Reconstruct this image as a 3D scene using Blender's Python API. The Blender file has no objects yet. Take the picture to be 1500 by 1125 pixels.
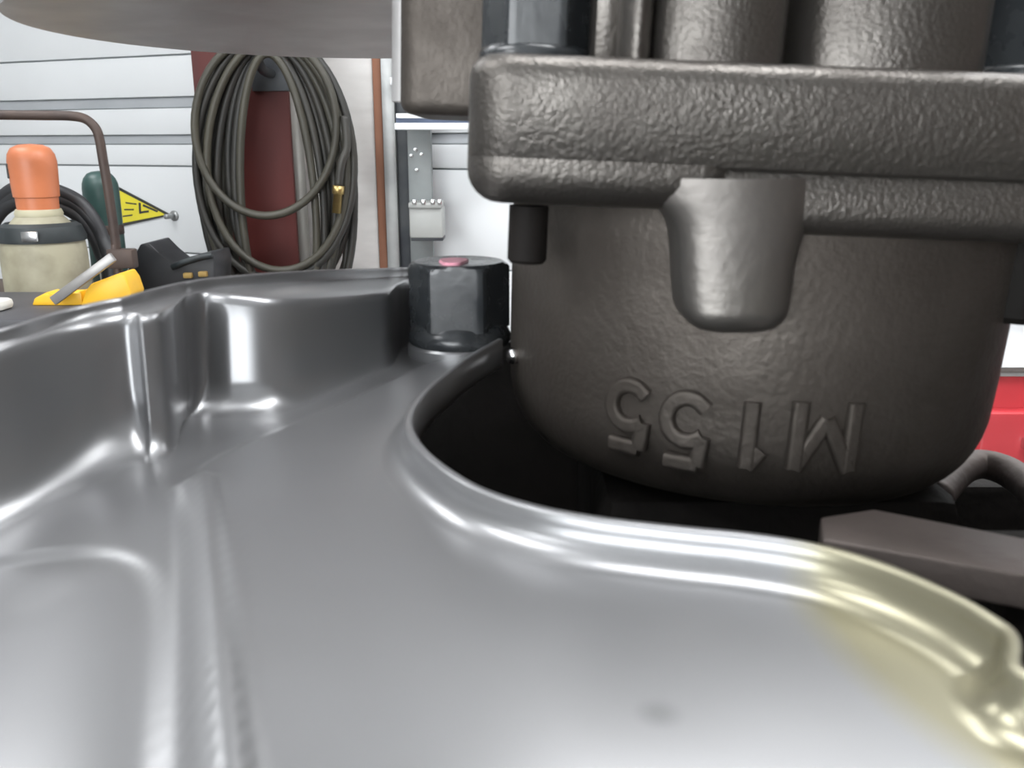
import bpy, bmesh, math, random
from mathutils import Vector, Matrix, noise
random.seed(7)
scene = bpy.context.scene
col = scene.collection

# ------------------------------------------------------------------ camera
CZ = 1.30                       # camera height above the garage floor
PITCH = math.radians(15.0)
FPX = 1300.0                    # focal length in pixels of the 1500x1125 frame
cam = bpy.data.cameras.new('camera')
cam.sensor_width = 36.0
cam.lens = 36.0 * FPX / 1500.0
cam.clip_start = 0.004
cam.clip_end = 60
cam.dof.use_dof = True
cam.dof.focus_distance = 0.40
cam.dof.aperture_fstop = 55.0
camo = bpy.data.objects.new('camera', cam)
camo.location = (0, 0, CZ)
camo.rotation_euler = (math.radians(90) - PITCH, 0, 0)
col.objects.link(camo)
scene.camera = camo

# ------------------------------------------------------------------ world, exposure
w = bpy.data.worlds.new('world'); scene.world = w
w.use_nodes = True
w.node_tree.nodes['Background'].inputs[0].default_value = (0.9, 0.95, 1.0, 1)
w.node_tree.nodes['Background'].inputs[1].default_value = 0.15
vs = scene.view_settings
vs.view_transform = 'Standard'; vs.look = 'None'; vs.gamma = 1.0
vs.use_curve_mapping = False
vs.exposure = 0.38
PANEL = 12.5                    # emission strength of the ceiling light panels

# ------------------------------------------------------------------ helpers
FV = Vector((0, math.cos(PITCH), -math.sin(PITCH)))
UV = Vector((0, math.sin(PITCH), math.cos(PITCH)))
RV = Vector((1, 0, 0))
CAM = Vector((0, 0, CZ))
def ray(px, py): return FV + RV * ((px - 750) / FPX) + UV * ((562.5 - py) / FPX)
def pz(px, py, dz):             # point of the horizontal plane dz above the camera height
    v = ray(px, py); return CAM + v * (dz / v.z)
def pY(px, py, Y):
    v = ray(px, py); return CAM + v * (Y / v.y)
def pW(px, py, P, n):           # point of the plane through P with normal n
    v = ray(px, py); return CAM + v * ((P - CAM).dot(n) / v.dot(n))

def mesh_obj(name, verts, faces, mat=None, parent=None, smooth=True):
    me = bpy.data.meshes.new(name)
    me.from_pydata([tuple(v) for v in verts], [], faces)
    me.validate(); me.update()
    if smooth:
        me.polygons.foreach_set('use_smooth', [True] * len(me.polygons))
    o = bpy.data.objects.new(name, me); col.objects.link(o)
    if mat: me.materials.append(mat)
    if parent: o.parent = parent
    return o

def bm_obj(name, bm, mat=None, parent=None, smooth=False, auto=None):
    me = bpy.data.meshes.new(name)
    bmesh.ops.recalc_face_normals(bm, faces=bm.faces[:])
    bm.to_mesh(me); bm.free()
    o = bpy.data.objects.new(name, me); col.objects.link(o)
    if mat: me.materials.append(mat)
    if parent: o.parent = parent
    if smooth or auto:
        me.polygons.foreach_set('use_smooth', [True] * len(me.polygons))
    if auto:
        me.set_sharp_from_angle(angle=math.radians(auto))
    return o

def empty(name, loc, rz=0):
    o = bpy.data.objects.new(name, None); col.objects.link(o)
    o.empty_display_size = 0.02
    o.location = loc; o.rotation_euler = (0, 0, rz)
    return o

def tag(o, label=None, cat=None, group=None, kind=None):
    if label: o['label'] = label
    if cat: o['category'] = cat
    if group: o['group'] = group
    if kind: o['kind'] = kind
    return o

def bm_box(bm, c, s, bev=0.0, seg=2, mtx=None):
    r = bmesh.ops.create_cube(bm, size=1.0)
    vs_ = r['verts']
    for v in vs_:
        v.co = Vector((v.co.x * s[0], v.co.y * s[1], v.co.z * s[2]))
    if bev > 0:
        es = {e for v in vs_ for e in v.link_edges}
        rr = bmesh.ops.bevel(bm, geom=list(es), offset=bev, segments=seg, affect='EDGES', profile=0.5)
        vs_ = list({v for f in rr['faces'] for v in f.verts} | {v for v in vs_ if v.is_valid})
    vset = set(vs_)
    # bevel drops flat faces' verts into rr too; gather the connected island
    stack = list(vset); 
    while stack:
        v = stack.pop()
        for e in v.link_edges:
            u = e.other_vert(v)
            if u not in vset: vset.add(u); stack.append(u)
    for v in vset:
        if mtx: v.co = mtx @ v.co
        v.co = v.co + Vector(c)
    return vset

def box(name, c, s, mat, parent=None, bev=0.0, seg=2, mtx=None, auto=40):
    bm = bmesh.new(); bm_box(bm, c, s, bev, seg, mtx)
    return bm_obj(name, bm, mat, parent, auto=auto)

def tube_geo(pts, r, n=10, closed=False, cap=True):
    pts = [Vector(p) for p in pts]
    m = len(pts); V = []; Fc = []
    rr = r if isinstance(r, (list, tuple)) else [r] * m
    prev = None
    for i, p in enumerate(pts):
        if closed:
            t = (pts[(i + 1) % m] - pts[i - 1]).normalized()
        else:
            t = (pts[min(i + 1, m - 1)] - pts[max(i - 1, 0)]).normalized()
        if prev is None:
            a = Vector((0, 0, 1)) if abs(t.z) < 0.9 else Vector((0, 1, 0))
            u = (a - t * a.dot(t)).normalized()
        else:
            u = (prev - t * prev.dot(t)).normalized()
        prev = u
        b = t.cross(u)
        for k in range(n):
            q = 2 * math.pi * k / n
            V.append(p + (u * math.cos(q) + b * math.sin(q)) * rr[i])
    for i in range(m if closed else m - 1):
        j = (i + 1) % m
        for k in range(n):
            l = (k + 1) % n
            Fc.append((i * n + k, i * n + l, j * n + l, j * n + k))
    if cap and not closed:
        Fc.append(tuple(range(n - 1, -1, -1)))
        Fc.append(tuple((m - 1) * n + k for k in range(n)))
    return V, Fc
def tube(name, pts, r, mat, parent=None, n=10, closed=False):
    V, Fc = tube_geo(pts, r, n, closed)
    return mesh_obj(name, V, Fc, mat, parent)

def smooth_curve(P, per=8):
    P = [Vector(p) for p in P]; out = []
    for i in range(len(P) - 1):
        p0 = P[max(i - 1, 0)]; p1 = P[i]; p2 = P[i + 1]; p3 = P[min(i + 2, len(P) - 1)]
        for k in range(per):
            t = k / per
            out.append(0.5 * ((2 * p1) + (p2 - p0) * t + (2 * p0 - 5 * p1 + 4 * p2 - p3) * t * t
                              + (3 * p1 - p0 - 3 * p2 + p3) * t ** 3))
    out.append(P[-1])
    return out

def resample(P, n):
    L = [0]
    for a, b in zip(P, P[1:]): L.append(L[-1] + (b - a).length)
    out = []; j = 0
    for i in range(n):
        s = L[-1] * i / (n - 1)
        while j < len(P) - 2 and L[j + 1] < s: j += 1
        d = L[j + 1] - L[j]
        out.append(P[j].lerp(P[j + 1], (s - L[j]) / d if d > 1e-12 else 0))
    return out

def lathe(name, prof, mat, parent=None, n=32, loc=(0, 0, 0), auto=35):
    V = []; Fc = []
    for r, z in prof:
        for k in range(n):
            a = 2 * math.pi * k / n
            V.append((loc[0] + r * math.cos(a), loc[1] + r * math.sin(a), loc[2] + z))
    m = len(prof)
    for i in range(m - 1):
        for k in range(n):
            l = (k + 1) % n
            Fc.append((i * n + k, i * n + l, (i + 1) * n + l, (i + 1) * n + k))
    if prof[0][0] > 1e-6: Fc.append(tuple(range(n - 1, -1, -1)))
    if prof[-1][0] > 1e-6: Fc.append(tuple((m - 1) * n + k for k in range(n)))
    o = mesh_obj(name, V, Fc, mat, parent)
    if auto: o.data.set_sharp_from_angle(angle=math.radians(auto))
    return o

def arc(cx, cz, r, a0, a1, n):
    return [(cx + r * math.cos(math.radians(a0 + (a1 - a0) * i / n)),
             cz + r * math.sin(math.radians(a0 + (a1 - a0) * i / n))) for i in range(n + 1)]

def prism(name, poly, axis_vec, mat, parent=None, bev=0, seg=2, auto=40):
    """poly: list of 3-D points (planar); extruded along axis_vec"""
    bm = bmesh.new()
    a = [bm.verts.new(p) for p in poly]
    b = [bm.verts.new(Vector(p) + Vector(axis_vec)) for p in poly]
    bm.faces.new(a); bm.faces.new(b[::-1])
    n = len(a)
    for i in range(n):
        bm.faces.new((a[i], b[i], b[(i + 1) % n], a[(i + 1) % n]))
    if bev:
        bmesh.ops.bevel(bm, geom=bm.edges[:], offset=bev, segments=seg, affect='EDGES', profile=0.5)
    return bm_obj(name, bm, mat, parent, auto=auto)

# ------------------------------------------------------------------ materials
MAT = {}
def mat(name, color, rough=0.5, metal=0.0, color2=None, scale=10.0, mix=(0.35, 0.65), bump=0.0, bscale=None,
        rough2=None, emit=None, coat=0.0, spec=0.5, detail=4, stretch=None, aniso=0.0):
    m = bpy.data.materials.new(name); m.use_nodes = True
    nt = m.node_tree; N = nt.nodes; L = nt.links
    b = N['Principled BSDF']
    b.inputs['Base Color'].default_value = (*color, 1)
    b.inputs['Roughness'].default_value = rough
    b.inputs['Metallic'].default_value = metal
    b.inputs['Specular IOR Level'].default_value = spec
    b.inputs['Coat Weight'].default_value = coat
    tc = N.new('ShaderNodeTexCoord')
    src = tc.outputs['Object']
    if stretch:
        mp = N.new('ShaderNodeMapping'); mp.inputs['Scale'].default_value = stretch
        L.new(src, mp.inputs['Vector']); src = mp.outputs['Vector']
    nz = N.new('ShaderNodeTexNoise'); nz.inputs['Scale'].default_value = scale; nz.inputs['Detail'].default_value = detail
    L.new(src, nz.inputs['Vector'])
    rp = N.new('ShaderNodeMapRange')
    rp.inputs['From Min'].default_value = mix[0]; rp.inputs['From Max'].default_value = mix[1]
    L.new(nz.outputs['Fac'], rp.inputs['Value'])
    if color2:
        mx = N.new('ShaderNodeMix'); mx.data_type = 'RGBA'
        mx.inputs['A'].default_value = (*color, 1); mx.inputs['B'].default_value = (*color2, 1)
        L.new(rp.outputs['Result'], mx.inputs['Factor'])
        L.new(mx.outputs['Result'], b.inputs['Base Color'])
    if rough2 is not None:
        mr = N.new('ShaderNodeMapRange')
        mr.inputs['To Min'].default_value = rough; mr.inputs['To Max'].default_value = rough2
        L.new(rp.outputs['Result'], mr.inputs['Value']); L.new(mr.outputs['Result'], b.inputs['Roughness'])
    if bump:
        n2 = N.new('ShaderNodeTexNoise'); n2.inputs['Scale'].default_value = bscale or scale * 4
        n2.inputs['Detail'].default_value = 5
        L.new(src, n2.inputs['Vector'])
        bp = N.new('ShaderNodeBump'); bp.inputs['Strength'].default_value = 1.0
        bp.inputs['Distance'].default_value = bump
        L.new(n2.outputs['Fac'], bp.inputs['Height']); L.new(bp.outputs['Normal'], b.inputs['Normal'])
    if emit:
        b.inputs['Emission Color'].default_value = (*emit[:3], 1)
        b.inputs['Emission Strength'].default_value = emit[3]
    MAT[name] = m
    return m

mat('white_siding', (0.84, 0.86, 0.87), 0.45, color2=(0.78, 0.80, 0.81), scale=1.2, bump=0.0004, bscale=12)
mat('grey_rib', (0.46, 0.48, 0.50), 0.5, color2=(0.40, 0.42, 0.44), scale=4)
mat('blue_seal', (0.16, 0.20, 0.30), 0.6, color2=(0.10, 0.13, 0.2), scale=6)
mat('wall_paint', (0.66, 0.67, 0.67), 0.7, color2=(0.60, 0.61, 0.61), scale=1.5)
mat('dark_boarding', (0.10, 0.075, 0.06), 0.7, color2=(0.07, 0.05, 0.042), scale=3, stretch=(1, 1, 0.2))
mat('ceiling_paint', (0.80, 0.81, 0.82), 0.7, color2=(0.75, 0.76, 0.77), scale=1.5)
mat('concrete', (0.26, 0.255, 0.245), 0.75, color2=(0.18, 0.175, 0.17), scale=2.5, bump=0.0008, bscale=60)
mat('window_glow', (1, 1, 1), 0.3, emit=(0.93, 0.97, 1.0, 8.5))
mat('panel_glow', (1, 1, 1), 0.4, emit=(0.97, 0.985, 1.0, PANEL))
mat('fixture_white', (0.8, 0.8, 0.8), 0.4, color2=(0.76, 0.76, 0.76), scale=5)
mat('cast_iron', (0.102, 0.089, 0.078), 0.50, 0.72, color2=(0.077, 0.066, 0.057), scale=90, bump=0.00016, bscale=900, rough2=0.60)
mat('cast_rough', (0.128, 0.118, 0.108), 0.28, 0.80, color2=(0.098, 0.089, 0.081), scale=120, bump=0.00017, bscale=1500, rough2=0.42)
mat('boss_metal', (0.20, 0.187, 0.172), 0.36, 0.85, color2=(0.175, 0.163, 0.152), scale=70, bump=0.0001, bscale=500, rough2=0.46)
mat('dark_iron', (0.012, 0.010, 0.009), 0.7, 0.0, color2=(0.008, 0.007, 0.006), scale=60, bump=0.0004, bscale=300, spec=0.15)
mat('black_oxide', (0.022, 0.025, 0.028), 0.20, 0.0, color2=(0.032, 0.035, 0.037), scale=200, bump=0.00003, bscale=500, rough2=0.30)
mat('pink_paint', (0.95, 0.42, 0.52), 0.5, color2=(0.80, 0.36, 0.46), scale=500)
mat('pickup_steel', (0.60, 0.585, 0.58), 0.34, 0.6, color2=(0.54, 0.525, 0.52), scale=50, rough2=0.44, stretch=(1, 1, 4))
mat('cap_steel', (0.105, 0.086, 0.078), 0.55, 0.6, color2=(0.08, 0.066, 0.06), scale=80, bump=0.0002, bscale=400)
mat('bright_steel', (0.75, 0.75, 0.75), 0.2, 1.0, color2=(0.7, 0.7, 0.7), scale=100)
mat('red_column', (0.13, 0.022, 0.018), 0.65, color2=(0.075, 0.016, 0.014), scale=5, bump=0.002, bscale=14, stretch=(1, 1, 0.25))
mat('hose_rubber', (0.022, 0.022, 0.020), 0.5, color2=(0.036, 0.034, 0.028), scale=6)
mat('hose_olive', (0.062, 0.058, 0.042), 0.5, color2=(0.038, 0.036, 0.028), scale=5)
mat('brass', (0.55, 0.40, 0.16), 0.35, 0.9, color2=(0.45, 0.33, 0.14), scale=40)
mat('white_board', (0.74, 0.73, 0.71), 0.6, color2=(0.62, 0.61, 0.59), scale=5, stretch=(1, 1, 3))
mat('rust_wood', (0.24, 0.10, 0.055), 0.75, color2=(0.33, 0.16, 0.10), scale=9, stretch=(1, 1, 0.3))
mat('galvanised', (0.50, 0.51, 0.50), 0.45, 0.5, color2=(0.38, 0.39, 0.39), scale=10)
mat('dark_track', (0.05, 0.055, 0.065), 0.5, 0.3, color2=(0.09, 0.095, 0.10), scale=8)
mat('grey_box', (0.27, 0.29, 0.29), 0.5, 0.1, color2=(0.22, 0.24, 0.24), scale=9)
mat('light_grey_box', (0.42, 0.43, 0.41), 0.5, 0.1, color2=(0.36, 0.37, 0.36), scale=9)
mat('conduit', (0.45, 0.44, 0.41), 0.5, 0.2, color2=(0.36, 0.35, 0.32), scale=7)
mat('orange_cap', (0.58, 0.19, 0.085), 0.42, color2=(0.48, 0.155, 0.07), scale=12, mix=(0.4, 0.75))
mat('cream_paint', (0.36, 0.335, 0.24), 0.55, color2=(0.22, 0.20, 0.14), scale=9, mix=(0.42, 0.62), bump=0.0004, bscale=40)
mat('cream_plain', (0.50, 0.47, 0.33), 0.5, color2=(0.42, 0.39, 0.27), scale=9)
mat('strap_black', (0.020, 0.026, 0.028), 0.5, color2=(0.03, 0.036, 0.038), scale=20)
mat('green_bottle', (0.045, 0.095, 0.085), 0.38, color2=(0.03, 0.065, 0.06), scale=9)
mat('pipe_rust', (0.085, 0.058, 0.046), 0.55, 0.3, color2=(0.055, 0.04, 0.036), scale=14)
mat('sign_yellow', (0.85, 0.74, 0.05), 0.5, color2=(0.78, 0.68, 0.05), scale=10)
mat('sign_black', (0.03, 0.03, 0.03), 0.5, color2=(0.05, 0.05, 0.05), scale=10)
mat('yellow_plastic', (0.83, 0.47, 0.02), 0.42, color2=(0.74, 0.41, 0.02), scale=10)
mat('grey_bar', (0.33, 0.32, 0.31), 0.4, 0.6, color2=(0.26, 0.25, 0.245), scale=20)
mat('black_plastic', (0.022, 0.023, 0.025), 0.45, color2=(0.035, 0.036, 0.04), scale=14)
mat('bench_wood', (0.10, 0.075, 0.055), 0.7, color2=(0.07, 0.05, 0.04), scale=8, stretch=(1, 6, 1))
mat('steel_paint', (0.05, 0.05, 0.055), 0.5, color2=(0.07, 0.07, 0.075), scale=8)
mat('red_paint', (0.55, 0.06, 0.07), 0.35, color2=(0.50, 0.03, 0.04), scale=4, coat=0.3)
mat('chrome', (0.7, 0.7, 0.7), 0.2, 1.0, color2=(0.65, 0.65, 0.65), scale=30)
mat('cloth_white', (0.78, 0.77, 0.72), 0.8, color2=(0.7, 0.69, 0.64), scale=12)
mat('ochre_scrap', (0.40, 0.27, 0.08), 0.7, color2=(0.28, 0.18, 0.06), scale=30)

# sheet steel of the tray: satin metal, cloudy brushed sheen, a yellow-olive tint at one end
def tray_material():
    m = bpy.data.materials.new('tray_steel'); m.use_nodes = True
    nt = m.node_tree; N = nt.nodes; L = nt.links
    b = N['Principled BSDF']; b.inputs['Metallic'].default_value = 0.62
    tc = N.new('ShaderNodeTexCoord')
    n1 = N.new('ShaderNodeTexNoise'); n1.inputs['Scale'].default_value = 22; n1.inputs['Detail'].default_value = 3
    L.new(tc.outputs['Object'], n1.inputs['Vector'])
    mr = N.new('ShaderNodeMapRange'); mr.inputs['From Min'].default_value = 0.1; mr.inputs['From Max'].default_value = 0.9
    mr.inputs['To Min'].default_value = 0.27; mr.inputs['To Max'].default_value = 0.31
    L.new(n1.outputs['Fac'], mr.inputs['Value']); L.new(mr.outputs['Result'], b.inputs['Roughness'])
    mx = N.new('ShaderNodeMix'); mx.data_type = 'RGBA'
    mx.inputs['A'].default_value = (0.268, 0.270, 0.278, 1); mx.inputs['B'].default_value = (0.243, 0.243, 0.247, 1)
    n2 = N.new('ShaderNodeTexNoise'); n2.inputs['Scale'].default_value = 60; n2.inputs['Detail'].default_value = 6
    L.new(tc.outputs['Object'], n2.inputs['Vector']); L.new(n2.outputs['Fac'], mx.inputs['Factor'])
    # yellow-olive tint: a rounded patch whose edge runs across the tray floor
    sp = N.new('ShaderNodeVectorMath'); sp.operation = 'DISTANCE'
    sp.inputs[1].default_value = TINT_C
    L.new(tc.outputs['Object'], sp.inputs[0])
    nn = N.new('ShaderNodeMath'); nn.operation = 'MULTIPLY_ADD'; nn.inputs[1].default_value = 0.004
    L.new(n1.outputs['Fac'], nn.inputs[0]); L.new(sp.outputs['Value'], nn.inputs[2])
    oe = N.new('ShaderNodeMapRange'); oe.inputs['From Min'].default_value = TINT_R + 0.0035; oe.inputs['From Max'].default_value = TINT_R
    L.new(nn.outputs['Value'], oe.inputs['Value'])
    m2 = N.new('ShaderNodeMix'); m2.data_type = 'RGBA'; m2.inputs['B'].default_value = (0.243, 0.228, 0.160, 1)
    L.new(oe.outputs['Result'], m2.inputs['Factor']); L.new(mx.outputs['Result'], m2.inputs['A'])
    # one small dark smudge
    sd = N.new('ShaderNodeVectorMath'); sd.operation = 'DISTANCE'; sd.inputs[1].default_value = SMUDGE
    L.new(tc.outputs['Object'], sd.inputs[0])
    se = N.new('ShaderNodeMapRange'); se.inputs['From Min'].default_value = 0.0019; se.inputs['From Max'].default_value = 0.0004
    se.inputs['To Max'].default_value = 0.3
    L.new(sd.outputs['Value'], se.inputs['Value'])
    m3 = N.new('ShaderNodeMix'); m3.data_type = 'RGBA'; m3.inputs['B'].default_value = (0.05, 0.05, 0.05, 1)
    L.new(se.outputs['Result'], m3.inputs['Factor']); L.new(m2.outputs['Result'], m3.inputs['A'])
    L.new(m3.outputs['Result'], b.inputs['Base Color'])
    MAT['tray_steel'] = m
SZ = CZ - 0.037                 # level of the tray floor
TINT_C = tuple(pz(1900, 900, -0.037)); 
TINT_R = (pz(1900, 900, -0.037) - pz(1245, 985, -0.037)).length
SMUDGE = tuple(pz(965, 1045, -0.037))
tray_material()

# ================================================================== THE ROOM
PHI = math.radians(-22)         # the back wall comes nearer towards its right end
RMX = Matrix.Rotation(PHI, 4, 'Z')
WN = (RMX @ Vector((0, -1, 0))).normalized()
WT = (RMX @ Vector((1, 0, 0))).normalized()
WP = Vector((-0.9, 3.35, CZ))   # a point of the back wall's face
def wallp(px, py, off=0.0): return pW(px, py, WP + WN * off, WN)
room_c = WP + WT * 0.4 - WN * -3.0          # room centre, 3 m in front of the wall
room_c.z = 0
HX, HY, HZ = 3.9, 3.0, 3.1
def room_box(name, c, s, m):
    o = box(name, (0, 0, 0), s, MAT[m])
    o.location = room_c + (RMX @ Vector((c[0], c[1], 0))) + Vector((0, 0, c[2]))
    o.rotation_euler = (0, 0, PHI)
    return tag(o, kind='structure')
room_box('floor', (0, 0, -0.05), (2 * HX + .2, 2 * HY + .2, 0.1), 'concrete')
room_box('ceiling', (0, 0, HZ + 0.05), (2 * HX + .2, 2 * HY + .2, 0.1), 'ceiling_paint')
wall_back = room_box('wall_back', (0, HY + 0.05, HZ / 2), (2 * HX + .2, 0.1, HZ), 'grey_rib')
room_box('wall_front', (0, -HY - 0.05, HZ / 2), (2 * HX + .2, 0.1, HZ), 'wall_paint')
room_box('wall_left', (-HX - 0.05, 0, HZ / 2), (0.1, 2 * HY, HZ), 'wall_paint')
room_box('wall_right', (HX + 0.05, 0, HZ / 2), (0.1, 2 * HY, HZ), 'dark_boarding')

# wide window in the front wall, behind the camera
win = room_box('window_1', (1.6, -HY + 0.015, 1.55), (2.9, 0.03, 1.5), 'fixture_white')
for kx in (-1, 0, 1):
    box('pane', (kx * 0.94, 0.017, 0), (0.88, 0.012, 1.36), MAT['window_glow'], win, 0.002)
# white siding boards on the back wall, edges read at the column's left side
def wz(py, px=136): return wallp(px, py).z
edges = [wz(87), wz(146), wz(160), wz(199), wz(211), wz(242), wz(362)]
zs = [(edges[1], edges[0], 0), (edges[2], edges[1], 1), (edges[3], edges[2], 0), (edges[4], edges[3], 1),
      (edges[5], edges[4], 0), (edges[6], edges[5], 0)]
z = edges[0]
while z < HZ - 0.05:
    z2 = min(z + 0.27, HZ - 0.01); zs.append((z, z2, 0)); z = z2
z = edges[6]
while z > 0.1:
    z2 = max(z - 0.28, 0.02); zs.append((z2, z, 0)); z = z2
for a, b_, rib in zs:
    g = 0.006
    bm = bmesh.new()
    th = 0.012 if rib else 0.024
    bm_box(bm, (0, -0.05 - th / 2, (a + b_) / 2 - HZ / 2), (2 * HX, th, b_ - a - (0 if rib else g)), 0.003, 2)
    bm_obj('siding_board', bm, MAT['grey_rib' if rib else 'white_siding'], wall_back, auto=40)

# ceiling panel fixtures
def fixture(x, y, rz, label):
    t = empty('ceiling_light', (x, y, HZ), rz)
    box('housing', (0, 0, -0.02), (1.24, 0.60, 0.04), MAT['fixture_white'], t, 0.006)
    box('diffuser', (0, 0, -0.043), (1.18, 0.54, 0.012), MAT['panel_glow'], t, 0.003)
    for s in (-1, 1):
        box('frame_bar', (0, s * 0.285, -0.045), (1.24, 0.03, 0.02), MAT['fixture_white'], t, 0.003)
        box('frame_bar', (s * 0.605, 0, -0.045), (0.03, 0.54, 0.02), MAT['fixture_white'], t, 0.003)
    return tag(t, label, 'light', 'ceiling panel lights')
for (x, y) in [(-1.95, 1.75), (0.60, 1.60), (1.75, 1.13), (-1.50, 0.05), (0.30, 0.22), (-2.4, -1.3)]:
    fixture(x, y, PHI, 'white framed panel light on the garage ceiling')

# ================================================================== ENGINE, TRAY
# ---- stamped windage tray -------------------------------------------------
MM = 0.001
def sst(a, b_, x):
    t = max(0, min(1, (x - a) / (b_ - a))); return t * t * (3 - 2 * t)
def V2(p): return Vector((p.x, p.y, 0))
H_RIM = 0.0125
lowz = -0.0008
base_pts = [V2(pz(x, y, -0.0378)) for x, y in [(-260, 905), (-120, 838), (0, 777), (120, 716), (185, 688), (208, 680), (220, 680), (244, 672), (258, 656), (262, 638), (266, 622), (282, 612),
                                          (330, 613), (400, 608), (460, 588), (540, 554)]]
base_pts += [Vector((-0.0215, 0.1520, 0)), Vector((-0.0212, 0.1640, 0)), Vector((-0.0195, 0.1715, 0)), Vector((-0.0120, 0.1760, 0)), Vector((-0.0030, 0.1760, 0))]
rim_px = [(-260, 592, 17.5), (-120, 534, 17.5), (0, 492, 17.5), (100, 458, 17.5), (170, 437, 17.8), (206, 427, 17.9), (222, 422.7, 17.9), (246, 416.8, 17.9), (270, 412, 17.8), (283, 410, 17.8), (296, 408, 17.8), (322, 405, 17.7),
          (370, 400.5, 17.4), (430, 396.5, 16.6), (490, 394, 15.4), (550, 392.5, 13.8), (575, 391.5, 13.2), (590, 391, 12.8), (610, 391, 12.4), (660, 391, 12.2), (735, 391, 12.2)]
rim_pts = [V2(pz(x, y, -0.037 + h * MM)) for x, y, h in rim_px]
rim_h = [h * MM for x, y, h in rim_px]
for q in (1, 0): rim_pts[q] = base_pts[q] + (rim_pts[2] - base_pts[2])     # beyond the frame the wall runs on parallel
bdir = (base_pts[0] - base_pts[1]).normalized()                               # the wall goes on past the frame
base_pts.insert(0, base_pts[0] + bdir * 0.045); rim_pts.insert(0, rim_pts[0] + bdir * 0.045); rim_h.insert(0, rim_h[0])
# corresponding stations: both curves smoothed with the same knot count
assert len(base_pts) == len(rim_pts), (len(base_pts), len(rim_pts))
Bc = smooth_curve(base_pts, 18); Rc = smooth_curve(rim_pts, 18); Hc = [v.x for v in smooth_curve([Vector((h, 0, 0)) for h in rim_h], 18)]

def wall_profile(L, H_RIM, r=0.0055):
    """(distance from base along the station, height) of one section, in metres"""
    P = []
    P += [(-0.0035, lowz - 0.00003), (-0.0015, lowz - 0.00002)]
    P += [(r * math.sin(math.radians(a)), lowz + r - r * math.cos(math.radians(a))) for a in (0, 10, 20, 30, 40, 50, 60, 70, 78)]
    x0, z0 = P[-1]
    zt = H_RIM - 0.0030; dx = math.tan(math.radians(9)) * (zt - z0)
    for k in (0.25, 0.5, 0.75, 1.0): P.append((x0 + dx * k, z0 + (zt - z0) * k))
    x1, z1 = P[-1]; r2 = 0.0019
    for a in (66, 54, 42, 30, 18, 6):       # convex shoulder
        aa = math.radians(a)
        P.append((x1 + r2 * (math.sin(math.radians(78)) - math.sin(aa)), z1 + r2 * (math.cos(aa) - math.cos(math.radians(78)))))
    x2, z2 = P[-1]
    sh = max(L - 0.0030, x2 + 0.0006)
    for k in (0.33, 0.66, 1.0): P.append((x2 + (sh - x2) * k, z2 - 0.0001 * k))
    x3, z3 = P[-1]
    zr = H_RIM
    r3 = min(0.0017, zr - z3 - 0.0002)
    for a in (15, 30, 45, 60, 75, 85):
        aa = math.radians(a); P.append((x3 + r3 * math.sin(aa), z3 + r3 * (1 - math.cos(aa))))
    x4, z4 = P[-1]
    P.append((x4 + 0.0001, zr - 0.0002)); P.append((x4 + 0.0003, zr)); P.append((x4 + 0.0011, zr)); P.append((x4 + 0.0013, zr - 0.0003))
    P.append((x4 + 0.0013, zr - 0.004)); P.append((x4 + 0.0013, -0.004))
    return P
TV = []; TF = []
m_ = len(wall_profile(0.02, 0.012))
for i, (b_, r_) in enumerate(zip(Bc, Rc)):
    u = r_ - b_; L = u.length; u = u / L
    for d, z in wall_profile(L, Hc[i], 0.0054 + 0.0046 * (1 - sst(4.2, 7.0, i / 18))):
        TV.append((b_.x + u.x * d, b_.y + u.y * d, SZ + z))
for i in range(len(Bc) - 1):
    for k in range(m_ - 1):
        TF.append((i * m_ + k, i * m_ + k + 1, (i + 1) * m_ + k + 1, (i + 1) * m_ + k))

# lip around the pump opening
LIP_H = 0.0040
lip_px = [(735, 496), (690, 522), (640, 560), (613, 590), (603, 615), (611, 641), (640, 672), (700, 710), (780, 737), (880, 756),
          (1000, 770), (1100, 780), (1200, 796), (1300, 825), (1400, 868), (1465, 905)]
lip_pts = [V2(pz(x, y, -0.037 + LIP_H)) for x, y in lip_px]
tail = [V2(pz(x, y, -0.037 + LIP_H)) for x, y in [(1488, 925), (1494, 945), (1492, 965), (1503, 980), (1540, 990), (1620, 1010), (1800, 1040)]]
lip_pts += tail + [tail[-1] + Vector((0.03, 0.001, 0)), tail[-1] + Vector((0.10, 0.002, 0))]
Lc = resample(smooth_curve(lip_pts, 14), 420)
def lip_profile():
    P = [(0.0062, -0.00002), (0.0048, -0.00001)]
    r = 0.0030
    P += [(0.0009 + r - r * math.sin(math.radians(a)), r - r * math.cos(math.radians(a))) for a in (0, 10, 20, 30, 40, 50, 60, 70, 80, 86)]
    P += [(0.0009, LIP_H - 0.00025), (0.0007, LIP_H - 0.00005), (0.0001, LIP_H), (-0.0002, LIP_H - 0.0002), (-0.0002, 0.0), (-0.0002, -0.0010), (0.0010, -0.0012)]
    return P
LP = lip_profile(); o0 = len(TV); ml = len(LP)
lip_base = []
for i, p in enumerate(Lc):
    t = (Lc[min(i + 1, len(Lc) - 1)] - Lc[max(i - 1, 0)]).normalized()
    n = Vector((-t.y, t.x, 0))          # towards the tray side
    if i == 150: _n = n
    n = -n
    lip_base.append(p + n * 0.0025)
    for d, z in LP: TV.append((p.x + n.x * d, p.y + n.y * d, SZ + z))
for i in range(len(Lc) - 1):
    for k in range(ml - 1):
        TF.append((o0 + i * ml + k, o0 + (i + 1) * ml + k, o0 + (i + 1) * ml + k + 1, o0 + i * ml + k + 1))

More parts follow.
